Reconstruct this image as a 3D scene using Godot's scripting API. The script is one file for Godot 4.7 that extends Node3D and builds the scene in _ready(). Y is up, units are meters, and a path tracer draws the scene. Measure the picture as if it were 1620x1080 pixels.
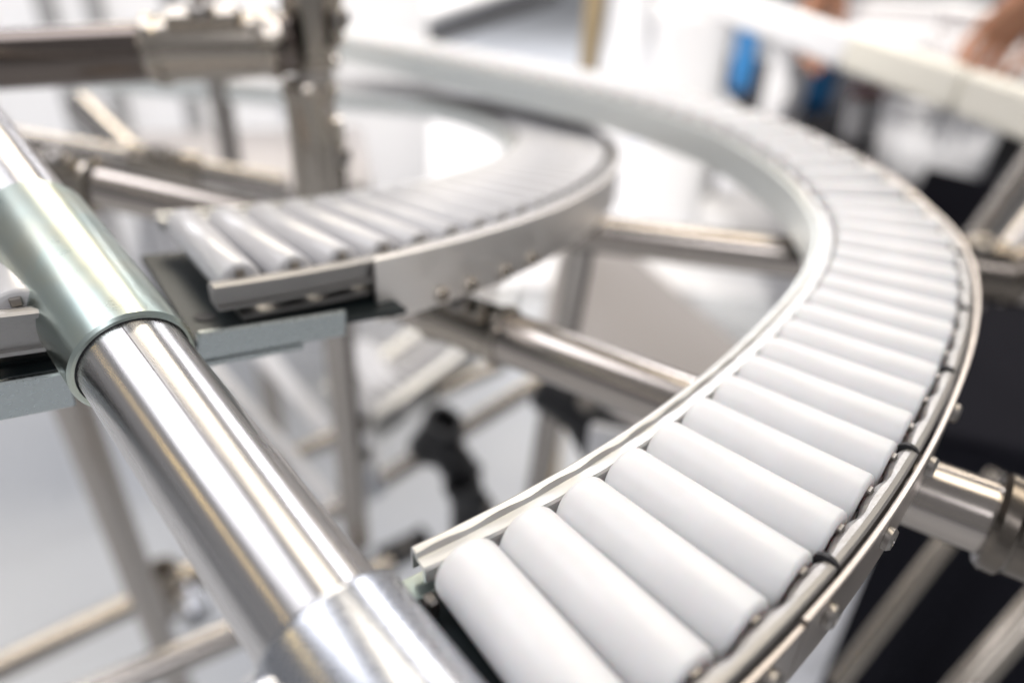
extends Node3D
# A close view over two curved roller conveyors on a frame of steel pipe. Metres, y up; the top of the conveyor rails is y = 0.

const PITCH := 0.0176
const WIDTH := 0.0677
var M := {}
var used := {}


func _ready() -> void:
	# ---------- camera, light, exposure ----------
	var cam := Camera3D.new()
	cam.name = "camera"
	cam.basis = Basis(Vector3(0.9994, 0.0310, -0.0179), Vector3(-0.0358, 0.8655, -0.4997), Vector3(0.0, 0.5, 0.866)).orthonormalized()
	cam.position = Vector3(0, 0.12, 0)
	cam.fov = 53.13
	cam.near = 0.01
	cam.far = 200.0
	var at := CameraAttributesPhysical.new()
	at.frustum_focal_length = 24.0
	at.frustum_focus_distance = 0.178
	at.exposure_aperture = 3.5
	at.frustum_near = 0.01
	at.frustum_far = 200.0
	cam.attributes = at
	add_child(cam)
	cam.current = true
	var we := WorldEnvironment.new()
	we.name = "hall_light"
	var e := Environment.new()
	e.background_mode = Environment.BG_COLOR
	e.background_color = lin(0.25, 0.25, 0.26)
	e.tonemap_mode = Environment.TONE_MAPPER_LINEAR
	e.tonemap_exposure = 1.2
	e.sdfgi_enabled = true
	e.ssao_enabled = true
	e.ssil_enabled = true
	we.environment = e
	add_child(we)
	materials()
	ceiling_lamps()
	# ---------- setting ----------
	var fl := shape()
	bx(fl, Transform3D(Basis(), Vector3(0, -0.85, -8)), Vector3(44, 0.1, 40), 0.0)
	var flo := obj("floor", fl, M.floor)
	flo.set_meta("kind", "structure")
	flo.set_meta("label", "pale grey hall floor under the pipe frames")
	# ---------- conveyors ----------
	near_conveyor()
	far_conveyor()
	side_conveyor()
	low_conveyor()
	# ---------- frame ----------
	main_pipe()
	frame()
	lower_frame()
	# ---------- beyond ----------
	tables()
	back_things()


# ===================== lamps =====================
func ceiling_lamps() -> void:
	# x, z, length along x, width along z, energy, warmth
	var spots := [[-1.7, -0.7, 1.8, 1.3, 2.0, 0], [0.9, -1.0, 1.8, 1.0, 2.0, 1], [-1.4, -3.2, 1.8, 0.9, 6.0, 1], [1.6, -3.6, 1.8, 0.9, 6.0, 0], [0.2, -6.5, 2.8, 0.8, 9.0, 0], [0.4, 2.2, 1.8, 1.0, 3.2, 0], [4.4, -5.5, 2.4, 0.8, 9.0, 1], [-4.6, -5.5, 2.4, 0.8, 9.0, 0], [-3.6, 0.6, 1.4, 0.12, 0.5, 2]]
	var places := ["above and left of the big pipe", "above the near curve", "behind the left frame, warm toned", "beyond the cream beam on the right", "farthest down the middle of the hall", "behind the camera", "far right, warm toned", "far left of the hall", "narrow and yellowish, off to the left"]
	for i in spots.size():
		var s: Array = spots[i]
		var tone := Color(1.0, 0.95, 0.87) if s[5] == 1 else Color(1.0, 0.86, 0.58) if s[5] == 2 else Color(0.975, 0.975, 1.0)
		var t := thing("ceiling_lamp", "long white ceiling lamp " + places[i], "lamp", Vector3(s[0], 2.3, s[1]), "ceiling lamps of the hall")
		var h := shape()
		bx(h, Transform3D(Basis(), Vector3(0, 0.05, 0)), Vector3(s[2] + 0.06, 0.06, s[3] + 0.06), 0.01)
		obj("housing", h, M.dark_paint, t)
		var d := shape()
		bx(d, Transform3D(Basis(), Vector3(0, 0.012, 0)), Vector3(s[2], 0.014, s[3]), 0.002)
		var em := StandardMaterial3D.new()
		em.albedo_color = Color(0.9, 0.9, 0.9)
		em.emission_enabled = true
		em.emission = tone
		em.emission_energy_multiplier = 1.5
		obj("diffuser", d, em, t)
		var l := AreaLight3D.new()
		l.name = "ceiling_lamp_light"
		l.area_size = Vector2(s[2], s[3])
		l.light_color = tone
		l.light_energy = s[4]
		l.area_range = 30.0
		l.shadow_enabled = true
		l.position = Vector3(s[0], 2.296, s[1])
		l.rotation = Vector3(-PI / 2, 0, 0)
		add_child(l, true)


	spotlight("round black spotlight aimed at the bins behind the curves", Vector3(-0.3, 2.2, 1.2), Vector3(0.66, -0.15, -1.95), 12.5, 12.0)
	spotlight("round black spotlight aimed at the white partition on the left", Vector3(0.5, 2.2, 0.9), Vector3(-0.75, -0.15, -1.70), 13.0, 9.0)


func spotlight(label: String, at: Vector3, aim: Vector3, angle: float, energy: float) -> void:
	var t := thing("spotlight", label, "spotlight", at)
	var dir := (aim - at).normalized()
	var c := shape()
	lathe(c, -dir * 0.14, dir, [Vector2(0, 0), Vector2(0.045, 0), Vector2(0.06, 0.015), Vector2(0.06, 0.125), Vector2(0.052, 0.125), Vector2(0.05, 0.118), Vector2(0, 0.118)], 32)
	obj("can", c, M.dark_paint, t)
	var g := shape()
	lathe(g, -dir * 0.020, dir, [Vector2(0, 0), Vector2(0.048, 0), Vector2(0.048, 0.004), Vector2(0, 0.004)], 32)
	var gm := StandardMaterial3D.new()
	gm.albedo_color = Color(0.9, 0.9, 0.9)
	gm.emission_enabled = true
	gm.emission = Color(1.0, 0.97, 0.92)
	gm.emission_energy_multiplier = 2.0
	obj("lamp_glass", g, gm, t)
	var sp := SpotLight3D.new()
	sp.name = "spotlight_light"
	sp.spot_angle = angle
	sp.spot_angle_attenuation = 0.9
	sp.spot_range = 30.0
	sp.spot_attenuation = 2.0
	sp.light_energy = energy
	sp.light_size = 0.045
	sp.light_color = Color(1.0, 0.98, 0.95)
	sp.shadow_enabled = true
	sp.look_at_from_position(at + dir * 0.01, aim)
	add_child(sp, true)


# ===================== materials =====================
func lin(r: float, g: float, b: float) -> Color:
	return Color(r, g, b).linear_to_srgb()


func noise(freq: float, size := 256, lo := 0.0, hi := 1.0, seed_ := 1, octaves := 4, normal := false) -> NoiseTexture2D:
	var n := FastNoiseLite.new()
	n.seed = seed_
	n.frequency = freq
	n.fractal_octaves = octaves
	var t := NoiseTexture2D.new()
	t.width = size
	t.height = size
	t.seamless = true
	t.noise = n
	if normal:
		t.as_normal_map = true
		t.bump_strength = 3.0
	else:
		var g := Gradient.new()
		g.set_color(0, Color(lo, lo, lo))
		g.set_color(1, Color(hi, hi, hi))
		t.color_ramp = g
	return t


func mat(key: String, c: Color, rough: float, metal := 0.0, tex_freq := 0.0, scale := Vector3(40, 40, 40), lo := 0.7, hi := 1.0) -> StandardMaterial3D:
	var m := StandardMaterial3D.new()
	m.resource_name = key
	m.albedo_color = c
	m.roughness = rough
	m.metallic = metal
	if tex_freq > 0.0:
		m.roughness_texture = noise(tex_freq, 256, lo, hi, key.hash() % 1000)
		m.uv1_triplanar = true
		m.uv1_scale = scale
	M[key] = m
	return m


func materials() -> void:
	mat("floor", lin(0.53, 0.55, 0.575), 0.55, 0.0, 0.02, Vector3(0.7, 0.7, 0.7), 0.75, 1.0)
	mat("roller", lin(0.70, 0.705, 0.715), 0.42, 0.0, 0.02, Vector3(14, 14, 14), 0.85, 1.0)
	mat("roller_worn", lin(0.56, 0.555, 0.565), 0.27, 0.0, 0.02, Vector3(16, 16, 16), 0.8, 1.0)
	var smudge := noise(0.012, 512, 0.965, 1.0, 51, 5)
	for k in ["roller", "roller_worn"]:
		M[k].albedo_texture = smudge
	M.roller.subsurf_scatter_enabled = true
	M.roller.subsurf_scatter_strength = 0.12
	mat("aluminium", lin(0.56, 0.56, 0.55), 0.50, 1.0, 0.03, Vector3(30, 30, 30), 0.75, 1.0)
	M.aluminium.normal_enabled = true
	M.aluminium.normal_texture = noise(0.02, 256, 0, 1, 7, 4, true)
	M.aluminium.normal_scale = 0.12
	mat("dark_aluminium", lin(0.36, 0.35, 0.34), 0.58, 1.0, 0.05, Vector3(60, 60, 60), 0.6, 1.0)
	mat("steel_band", lin(0.92, 0.89, 0.86), 0.58, 1.0, 0.02, Vector3(14, 14, 14), 0.75, 1.0)
	mat("band_steel", lin(0.56, 0.51, 0.47), 0.42, 1.0, 0.02, Vector3(14, 14, 14), 0.75, 1.0)
	mat("pipe_steel", lin(0.62, 0.605, 0.60), 0.30, 1.0)
	M.pipe_steel.roughness = 0.31
	M.pipe_steel.roughness_texture = noise(0.03, 256, 0.82, 1.0, 33, 5)
	M.pipe_steel.uv1_scale = Vector3(0.3, 5, 1)
	M.pipe_steel.anisotropy_enabled = true
	M.pipe_steel.anisotropy = 0.85
	mat("pipe_dull", lin(0.42, 0.39, 0.36), 0.24, 1.0)
	M.pipe_dull.anisotropy_enabled = true
	M.pipe_dull.anisotropy = 0.7
	mat("pipe_brown", lin(0.42, 0.38, 0.345), 0.20, 1.0)
	M.pipe_brown.anisotropy_enabled = true
	M.pipe_brown.anisotropy = 0.7
	mat("pipe_dark", lin(0.16, 0.135, 0.12), 0.16, 1.0)
	M.pipe_dark.anisotropy_enabled = true
	M.pipe_dark.anisotropy = 0.7
	mat("zinc", lin(0.56, 0.585, 0.565), 0.32, 1.0, 0.02, Vector3(18, 18, 18), 0.82, 1.0)
	var zt := noise(0.004, 256, 0, 1, 21, 3)
	var zg := Gradient.new()
	zg.offsets = PackedFloat32Array([0.0, 0.4, 0.6, 1.0])
	zg.colors = PackedColorArray([Color(0.88, 0.95, 0.95), Color(0.94, 0.97, 0.95), Color(0.98, 0.97, 0.91), Color(0.91, 0.96, 0.93)])
	zt.color_ramp = zg
	M.zinc.albedo_texture = zt
	mat("pale_zinc", lin(0.90, 0.93, 0.915), 0.62, 1.0, 0.03, Vector3(20, 20, 20), 0.7, 1.0)
	mat("bright_zinc", lin(0.50, 0.515, 0.55), 0.36, 1.0, 0.05, Vector3(60, 60, 60), 0.5, 1.0)
	M.bright_zinc.normal_enabled = true
	M.bright_zinc.normal_texture = noise(0.015, 256, 0, 1, 9, 4, true)
	M.bright_zinc.normal_scale = 0.10
	mat("plate_zinc", lin(0.45, 0.49, 0.49), 0.34, 1.0, 0.04, Vector3(50, 50, 50), 0.7, 1.0)
	mat("joint_steel", lin(0.40, 0.36, 0.31), 0.30, 1.0, 0.08, Vector3(60, 60, 60), 0.5, 1.0)
	mat("joint_dark", lin(0.16, 0.14, 0.12), 0.30, 1.0, 0.08, Vector3(60, 60, 60), 0.6, 1.0)
	mat("black_plastic", lin(0.012, 0.012, 0.014), 0.5)
	mat("seal", lin(0.015, 0.015, 0.018), 0.6)
	mat("axle", lin(0.30, 0.28, 0.26), 0.38, 1.0)
	mat("seam", lin(0.10, 0.09, 0.09), 0.5, 0.6)
	mat("dark_plate", lin(0.012, 0.018, 0.02), 0.40, 0.3)
	mat("dark_paint", lin(0.05, 0.05, 0.055), 0.6)
	mat("white_panel", lin(0.82, 0.82, 0.84), 0.5)
	mat("white_plastic", lin(0.86, 0.86, 0.88), 0.4)
	mat("cream", lin(0.86, 0.83, 0.74), 0.45)
	mat("grey_board", lin(0.36, 0.34, 0.34), 0.55)
	mat("grey_paint", lin(0.30, 0.30, 0.31), 0.5)
	mat("cloth_black", lin(0.012, 0.012, 0.016), 0.9)
	mat("cloth_grey", lin(0.030, 0.030, 0.034), 0.9)
	for k in ["cloth_black", "cloth_grey"]:
		M[k].metallic_specular = 0.15
	mat("blue", lin(0.04, 0.26, 0.62), 0.5)
	mat("tan", lin(0.55, 0.42, 0.24), 0.45, 0.4)
	mat("skin", lin(0.36, 0.18, 0.11), 0.5)
	M.skin.subsurf_scatter_enabled = true
	M.skin.subsurf_scatter_strength = 0.2
	mat("nail", lin(0.50, 0.30, 0.24), 0.35)
	mat("red", lin(0.30, 0.06, 0.05), 0.5)


# ===================== mesh helpers =====================
func shape() -> SurfaceTool:
	var st := SurfaceTool.new()
	st.begin(Mesh.PRIMITIVE_TRIANGLES)
	return st


func quad(st: SurfaceTool, a: Vector3, b: Vector3, c: Vector3, d: Vector3, g: int) -> void:
	st.set_smooth_group(g)
	for v in [a, b, c, a, c, d]:
		st.add_vertex(v)


func tri(st: SurfaceTool, a: Vector3, b: Vector3, c: Vector3, g: int) -> void:
	st.set_smooth_group(g)
	for v in [a, b, c]:
		st.add_vertex(v)


func commit(st: SurfaceTool) -> ArrayMesh:
	st.generate_normals()
	st.index()
	return st.commit()


func obj(called: String, what, m: Material, parent: Node = self) -> MeshInstance3D:
	var o := MeshInstance3D.new()
	o.name = numbered(called) if parent == self else called
	o.mesh = what if what is Mesh else commit(what)
	o.material_override = m
	parent.add_child(o, true)
	return o


func numbered(called: String) -> String:
	used[called] = used.get(called, -1) + 1
	return called if used[called] == 0 else "%s_%03d" % [called, used[called]]


func thing(called: String, label: String, category: String, at := Vector3.ZERO, group := "") -> Node3D:
	var o := Node3D.new()
	o.name = numbered(called)
	add_child(o)
	o.position = at
	tag(o, label, category, group)
	return o


func tag(o: Node, label: String, category: String, group := "") -> Node:
	o.set_meta("label", label)
	o.set_meta("category", category)
	if group:
		o.set_meta("group", group)
	return o


# Skin between rings of points. Each ring runs the same way round; soft[i] says whether edge i of the ring shades smoothly into the next.
func skin(st: SurfaceTool, rings: Array, closed: bool, soft_all := false, caps := true) -> void:
	var n: int = rings[0].size()
	var edges := n if closed else n - 1
	for k in rings.size() - 1:
		var a: PackedVector3Array = rings[k]
		var b: PackedVector3Array = rings[k + 1]
		for i in edges:
			var j := (i + 1) % n
			quad(st, a[i], a[j], b[j], b[i], 1 if soft_all else i + 1)
	if closed and caps:
		cap(st, rings[0], false)
		cap(st, rings[-1], true)


func cap(st: SurfaceTool, ring: PackedVector3Array, last: bool) -> void:
	# ear clipping in the plane of the ring, for profiles that are not convex
	var n := Vector3.ZERO
	for i in ring.size():
		n += ring[i].cross(ring[(i + 1) % ring.size()])
	n = n.normalized()
	if n == Vector3.ZERO:
		return
	var u := (ring[1] - ring[0]).normalized()
	for i in ring.size():
		if ring[i].distance_to(ring[0]) > 1e-5:
			u = (ring[i] - ring[0]).normalized()
			break
	var v := n.cross(u)
	var flat := PackedVector2Array()
	for p in ring:
		flat.append(Vector2((p - ring[0]).dot(u), (p - ring[0]).dot(v)) * 1000.0)
	var ix := Geometry2D.triangulate_polygon(flat)
	for i in range(0, ix.size(), 3):
		var a := ring[ix[i]]
		var b := ring[ix[i + 1]]
		var c := ring[ix[i + 2]]
		var along := (b - a).cross(c - a).dot(n) > 0.0
		# front faces are clockwise; the first ring's outward side is where the ring runs anticlockwise about n reversed
		if along == last:
			tri(st, a, b, c, 900)
		else:
			tri(st, a, c, b, 900)


# profile: Vector2(radius, distance along axis)
func lathe(st: SurfaceTool, from: Vector3, axis: Vector3, profile: Array, seg := 24) -> void:
	axis = axis.normalized()
	var u := axis.cross(Vector3.UP if absf(axis.y) < 0.9 else Vector3.RIGHT).normalized()
	var v := axis.cross(u)
	for k in profile.size() - 1:
		var p: Vector2 = profile[k]
		var q: Vector2 = profile[k + 1]
		var g := k + 1
		for i in seg:
			var a := TAU * i / seg
			var b := TAU * (i + 1) / seg
			var da := u * cos(a) + v * sin(a)
			var db := u * cos(b) + v * sin(b)
			var pa := from + axis * p.y + da * p.x
			var pb := from + axis * p.y + db * p.x
			var qa := from + axis * q.y + da * q.x
			var qb := from + axis * q.y + db * q.x
			if p.x < 1e-6:
				tri(st, pa, qa, qb, g)
			elif q.x < 1e-6:
				tri(st, pa, qa, pb, g)
			else:
				quad(st, pa, qa, qb, pb, g)


func soft_lathe(st: SurfaceTool, from: Vector3, axis: Vector3, profile: Array, groups: Array, seg := 32) -> void:
	axis = axis.normalized()
	var u := axis.cross(Vector3.UP if absf(axis.y) < 0.9 else Vector3.RIGHT).normalized()
	var v := axis.cross(u)
	for k in profile.size() - 1:
		var p: Vector2 = profile[k]
		var q: Vector2 = profile[k + 1]
		for i in seg:
			var a := TAU * i / seg
			var b := TAU * (i + 1) / seg
			var da := u * cos(a) + v * sin(a)
			var db := u * cos(b) + v * sin(b)
			var pa := from + axis * p.y + da * p.x
			var pb := from + axis * p.y + db * p.x
			var qa := from + axis * q.y + da * q.x
			var qb := from + axis * q.y + db * q.x
			if p.x < 1e-6:
				tri(st, pa, qa, qb, groups[k])
			elif q.x < 1e-6:
				tri(st, pa, qa, pb, groups[k])
			else:
				quad(st, pa, qa, qb, pb, groups[k])


# a pipe with closed, slightly rounded ends
func pipe(st: SurfaceTool, a: Vector3, b: Vector3, r: float, seg := 40) -> void:
	var l := a.distance_to(b)
	var c := minf(r * 0.12, l * 0.1)
	lathe(st, a, b - a, [Vector2(0, 0), Vector2(r - c, 0), Vector2(r, c), Vector2(r, l - c), Vector2(r - c, l), Vector2(0, l)], seg)


# the same with texture coordinates whose u runs along the pipe, so that the polish can be smeared lengthwise
func brushed_pipe(st: SurfaceTool, a: Vector3, b: Vector3, r: float, seg := 48) -> void:
	var axis := (b - a).normalized()
	var l := a.distance_to(b)
	var u := axis.cross(Vector3.UP if absf(axis.y) < 0.9 else Vector3.RIGHT).normalized()
	var v := axis.cross(u)
	var prof := [Vector2(r * 0.8, 0), Vector2(r, r * 0.1), Vector2(r, l - r * 0.1), Vector2(r * 0.8, l)]
	for k in 3:
		st.set_smooth_group(k + 1)
		for i in seg:
			var c := []
			for j in [[k, i], [k + 1, i], [k + 1, i + 1], [k, i + 1]]:
				var t: float = TAU * j[1] / seg
				c.append([a + axis * prof[j[0]].y + (u * cos(t) + v * sin(t)) * prof[j[0]].x, Vector2(prof[j[0]].y * 10.0, float(j[1]) / seg)])
			for j in [0, 1, 2, 0, 2, 3]:
				st.set_uv(c[j][1])
				st.add_vertex(c[j][0])


# a box with chamfered edges, in a frame of its own
func bx(st: SurfaceTool, t: Transform3D, size: Vector3, c := 0.001) -> void:
	var h := size / 2.0
	c = minf(c, minf(h.x, minf(h.y, h.z)) * 0.6)
	var rings := []
	var zs := [[-h.z, c], [-h.z + c, 0.0], [h.z - c, 0.0], [h.z, c]] if c > 0.0 else [[-h.z, 0.0], [h.z, 0.0]]
	for zi in zs:
		var x: float = h.x - zi[1]
		var y: float = h.y - zi[1]
		var z: float = zi[0]
		var r := PackedVector3Array()
		if c > 0.0:
			for q in [[-x + c, -y], [x - c, -y], [x, -y + c], [x, y - c], [x - c, y], [-x + c, y], [-x, y - c], [-x, -y + c]]:
				r.append(t * Vector3(q[0], q[1], z))
		else:
			for q in [[-x, -y], [x, -y], [x, y], [-x, y]]:
				r.append(t * Vector3(q[0], q[1], z))
		rings.append(r)
	var flat := shape()
	for k in rings.size() - 1:
		for i in rings[0].size():
			var j: int = (i + 1) % rings[0].size()
			quad(st, rings[k][i], rings[k][j], rings[k + 1][j], rings[k + 1][i], 20 + k * 10 + i)
	var s: int = rings[0].size()
	for i in range(1, s - 1):
		tri(st, rings[0][0], rings[0][i + 1], rings[0][i], 400)
		tri(st, rings[-1][0], rings[-1][i], rings[-1][i + 1], 401)


# a frame whose z runs from a to b and whose y is as near up as can be
func look(a: Vector3, b: Vector3, up := Vector3.UP) -> Transform3D:
	var z := (b - a).normalized()
	var x := up.cross(z).normalized()
	return Transform3D(Basis(x, z.cross(x), z), (a + b) / 2.0)


func bar(st: SurfaceTool, a: Vector3, b: Vector3, w: float, h: float, c := 0.001, up := Vector3.UP) -> void:
	bx(st, look(a, b, up), Vector3(w, h, a.distance_to(b)), c)


func bolt(parent: Node, at: Vector3, axis: Vector3, r: float, m: Material, called := "bolt") -> void:
	var st := shape()
	lathe(st, at, axis, [Vector2(0, 0), Vector2(r, 0), Vector2(r, r * 0.45), Vector2(r * 0.8, r * 0.7), Vector2(r * 0.5, r * 0.72), Vector2(r * 0.42, r * 0.4), Vector2(0, r * 0.4)], 14)
	obj(called, st, m, parent)


# ===================== conveyor track =====================
# A track is a list of frames {p: point on the inner rail, n: level direction to the outside, s: length along the inner rail}
func track(x: float, z: float, turn: float, knots: Array, length: float, heights: Array, after := 0.0) -> Array:
	var pts := []
	var steps := 500
	var ds := length / steps
	var th := turn
	var p := Vector3(x, 0, z)
	for i in steps + 1:
		var hf := (float(i) / steps) * (heights.size() - 1)
		var hj := mini(int(hf), heights.size() - 2)
		p.y = lerpf(heights[hj], heights[hj + 1], hf - hj)
		pts.append([p, th])
		var f := (float(i) / steps) * (knots.size() - 1)
		var j := mini(int(f), knots.size() - 2)
		var k := lerpf(knots[j], knots[j + 1], f - j)
		p += Vector3(cos(th + k * ds / 2), 0, sin(th + k * ds / 2)) * ds
		th += k * ds
	if after > 0.0:
		p = pts[-1][0]
		for i in 20:
			pts.append([p + Vector3(cos(pts[-1][1]), 0, sin(pts[-1][1])) * after / 20.0 * (i + 1), pts[-1][1]])
	var out := []
	var s := 0.0
	for q in pts:
		var n := Vector3(-sin(q[1]), 0, cos(q[1]))
		var at: Vector3 = q[0]
		if out.size():
			s += at.distance_to(out[-1].p)
		out.append({"p": at, "n": n, "s": s})
	return out


func frame_at(tr: Array, s: float) -> Dictionary:
	var lo := 0
	var hi := tr.size() - 1
	while hi - lo > 1:
		var m := (lo + hi) / 2
		if tr[m].s <= s:
			lo = m
		else:
			hi = m
	var f: float = clampf((s - tr[lo].s) / maxf(tr[hi].s - tr[lo].s, 1e-9), 0.0, 1.0)
	return {"p": tr[lo].p.lerp(tr[hi].p, f), "n": (tr[lo].n as Vector3).lerp(tr[hi].n, f).normalized(), "s": s}


# profile(s) gives the section at s as Vector2(outwards, up), run anticlockwise as seen looking back along the track
func sweep(tr: Array, s0: float, s1: float, step: float, profile: Callable, soft := false) -> SurfaceTool:
	var st := shape()
	var n := maxi(1, int(ceil((s1 - s0) / step)))
	var rings := []
	for i in n + 1:
		var f := frame_at(tr, lerpf(s0, s1, float(i) / n))
		var r := PackedVector3Array()
		for q in profile.call(f.s):
			r.append(f.p + f.n * q.x + Vector3.UP * q.y)
		rings.append(r)
	skin(st, rings, true, soft)
	return st


func roller_meshes(r := 0.0087, l := 0.0517) -> Array:
	# a roller with rounded ends, and the dark axle through it with the clip at its outer end; both lie along x, centred on the axle
	var a := shape()
	var prof := [Vector2(0.0022, 0.0004), Vector2(r - 0.0022, 0.0), Vector2(r - 0.0012, 0.0002), Vector2(r - 0.0004, 0.0008), Vector2(r, 0.002), Vector2(r, l - 0.0014), Vector2(r - 0.0003, l - 0.0006), Vector2(r - 0.0010, l - 0.0001), Vector2(r - 0.0020, l), Vector2(0.0022, l - 0.0004)]
	soft_lathe(a, Vector3(0.0078, 0, 0), Vector3.RIGHT, prof, [1, 2, 2, 2, 2, 2, 2, 2, 3], 40)
	var b := shape()
	lathe(b, Vector3(0.004, 0, 0), Vector3.RIGHT, [Vector2(0, 0), Vector2(0.0016, 0), Vector2(0.0018, 0.0003), Vector2(0.0018, l + 0.0063), Vector2(0.0015, l + 0.0067), Vector2(0, l + 0.0067)], 6)
	bx(b, Transform3D(Basis(), Vector3(l + 0.0082, r * 0.55, 0.0)), Vector3(0.0016, 0.0026, 0.0030), 0.0003)
	return [commit(a), commit(b)]


func add_rollers(parent: Node, tr: Array, s0: float, s1: float, meshes: Array, rng: RandomNumberGenerator, worn := false, pitch := PITCH, r := 0.0087) -> void:
	var s := s0
	while s < s1:
		var f := frame_at(tr, s)
		var x: Vector3 = f.n
		var o := obj("roller", meshes[0], M.roller_worn if worn else M.roller, parent)
		o.transform = Transform3D(Basis(x, Vector3.UP, x.cross(Vector3.UP)), f.p + Vector3.UP * (0.0032 - r + rng.randf_range(-0.00012, 0.00012)) + x * rng.randf_range(-0.0002, 0.0002))
		obj("axle", meshes[1], M.axle, o)
		s += pitch


func rail_profile(s: float, pitch := PITCH) -> PackedVector2Array:
	# thin folded strip: rounded ridge, then a lip pressed into a shallow hollow beside each roller
	var w := pow(0.5 - 0.5 * cos(TAU * (s - 0.0060) / pitch), 1.4)
	var x1 := 0.0022 + 0.0005 * w
	var y1 := -0.0003 - 0.0002 * w
	var y2 := -0.0021 + 0.0005 * w
	return PackedVector2Array([Vector2(0.0, -0.0070), Vector2(0.0007, -0.0070), Vector2(0.0007, -0.0020), Vector2(0.0012, -0.0012), Vector2(x1 - 0.0002, y2 - 0.0007), Vector2(0.0054, y2 - 0.0012), Vector2(0.0062, -0.0064), Vector2(0.0069, -0.0062), Vector2(0.0066, y2 - 0.0008), Vector2(0.0060, y2 - 0.0002), Vector2(x1 + 0.0006, y2), Vector2(x1, y1), Vector2(0.0015, 0.0), Vector2(0.0009, 0.0001), Vector2(0.0003, -0.0003), Vector2(0.0, -0.0012)])


func cover_profile(s: float, phase: float, pitch := PITCH, out := 0.0) -> PackedVector2Array:
	# flattened half round cover outside the roller ends, dented beside each axle
	var w := pow(0.5 + 0.5 * cos(TAU * (s - phase) / pitch), 2.0)
	var k := 0.0014 * w
	var p := PackedVector2Array([Vector2(0.0595 + k, -0.0085), Vector2(0.0648, -0.0085), Vector2(0.0650, -0.0020), Vector2(0.0649, -0.0005), Vector2(0.0643, -0.0001), Vector2(0.0630, 0.0002), Vector2(0.0615 + k * 0.4, 0.0001 - k * 0.15), Vector2(0.0602 + k * 0.8, -0.0005 - k * 0.5), Vector2(0.0596 + k, -0.0020 - k * 0.5)])
	for i in p.size():
		p[i].x += out
	return p


func seal_profile(_s: float) -> PackedVector2Array:
	return PackedVector2Array([Vector2(0.0588, -0.0088), Vector2(0.0650, -0.0088), Vector2(0.0652, -0.0026), Vector2(0.0648, -0.0005), Vector2(0.0638, 0.0007), Vector2(0.0624, 0.0012), Vector2(0.0609, 0.0010), Vector2(0.0595, 0.0000), Vector2(0.0588, -0.0022)])


func box_profile(x0: float, x1: float, y0: float, y1: float) -> Callable:
	var c := minf(0.00035, (x1 - x0) * 0.25)
	var p := PackedVector2Array([Vector2(x0 + c, y0), Vector2(x1 - c, y0), Vector2(x1, y0 + c), Vector2(x1, y1 - c), Vector2(x1 - c, y1), Vector2(x0 + c, y1), Vector2(x0, y1 - c), Vector2(x0, y0 + c)])
	return func(_s: float) -> PackedVector2Array: return p


func near_conveyor() -> void:
	var tr := track(-0.0217, -0.11239, -0.62268, [-2.4, -1.9, -1.1, -2.6, -8.2, -4.5, -1.5, -0.1, 0.2], 0.6526, [0.0, 0.0, -0.001, 0.002, 0.0185, 0.0246, 0.0256], 0.35)
	var whole: float = tr[-1].s
	var rng := RandomNumberGenerator.new()
	rng.seed = 11
	var t := thing("roller_conveyor", "near curved conveyor of clean white rollers in sharp focus, sweeping right and away", "conveyor", Vector3.ZERO, "curved roller conveyors")
	obj("inner_rail", sweep(tr, 0.0, 0.64, 0.0022, rail_profile), M.aluminium, t)
	obj("inner_rail", sweep(tr, 0.643, whole, 0.0044, rail_profile), M.aluminium, t)
	obj("inner_band", sweep(tr, 0.10, whole - 0.01, 0.01, box_profile(-0.0016, -0.0002, -0.026, -0.0028)), M.pale_zinc, t)
	obj("outer_band", sweep(tr, 0.052, 0.64, 0.006, box_profile(0.0659, 0.0676, -0.021, 0.0)), M.band_steel, t)
	obj("outer_band", sweep(tr, 0.6405, whole, 0.006, box_profile(0.0659, 0.0676, -0.021, 0.0)), M.band_steel, t)
	obj("outer_band", sweep(tr, 0.0, 0.0515, 0.006, box_profile(0.0661, 0.0676, -0.021, -0.0012)), M.band_steel, t)
	obj("base_tray", sweep(tr, 0.02, whole - 0.02, 0.01, box_profile(0.006, 0.0588, -0.0185, -0.0165)), M.dark_plate, t)
	add_rollers(t, tr, 0.0095, whole - 0.01, roller_meshes(), rng)
	var s := 0.0165
	var first := 0.0
	while s < whole:
		obj("end_cover", sweep(tr, first, s - 0.0007, 0.0022, cover_profile.bind(0.0005)), M.dark_aluminium, t)
		obj("seal_ring", sweep(tr, s - 0.0006, s + 0.0006, 0.002, seal_profile), M.seal, t)
		first = s + 0.0007
		s += PITCH * 3.0
	for k in [0.012, 0.040, 0.062, 0.092, 0.127, 0.16]:
		var f := frame_at(tr, k)
		bolt(t, f.p + f.n * 0.0677 - Vector3.UP * 0.0065, f.n, 0.0032, M.axle)
	# front support plate with its folded tab
	var f0 := frame_at(tr, 0.0)
	var fx: Vector3 = f0.n
	var ft := fx.cross(Vector3.UP)
	var pl := shape()
	bx(pl, Transform3D(Basis(fx, Vector3.UP, -ft), f0.p + fx * 0.031 - Vector3.UP * 0.0155 - (-ft) * 0.0), Vector3(0.066, 0.002, 0.03), 0.0006)
	obj("support_plate", pl, M.dark_plate, t)
	var tab := shape()
	bx(tab, Transform3D(Basis(fx, Vector3.UP, -ft), f0.p + fx * 0.0035 - Vector3.UP * 0.0105), Vector3(0.007, 0.0016, 0.012), 0.0004)
	obj("end_tab", tab, M.zinc, t)
	var ec := shape()
	bx(ec, Transform3D(Basis(fx, Vector3.UP, -ft), f0.p + fx * 0.009 - Vector3.UP * 0.0115 ), Vector3(0.004, 0.006, 0.003), 0.0006)
	obj("end_clip", ec, M.axle, t)


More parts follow.
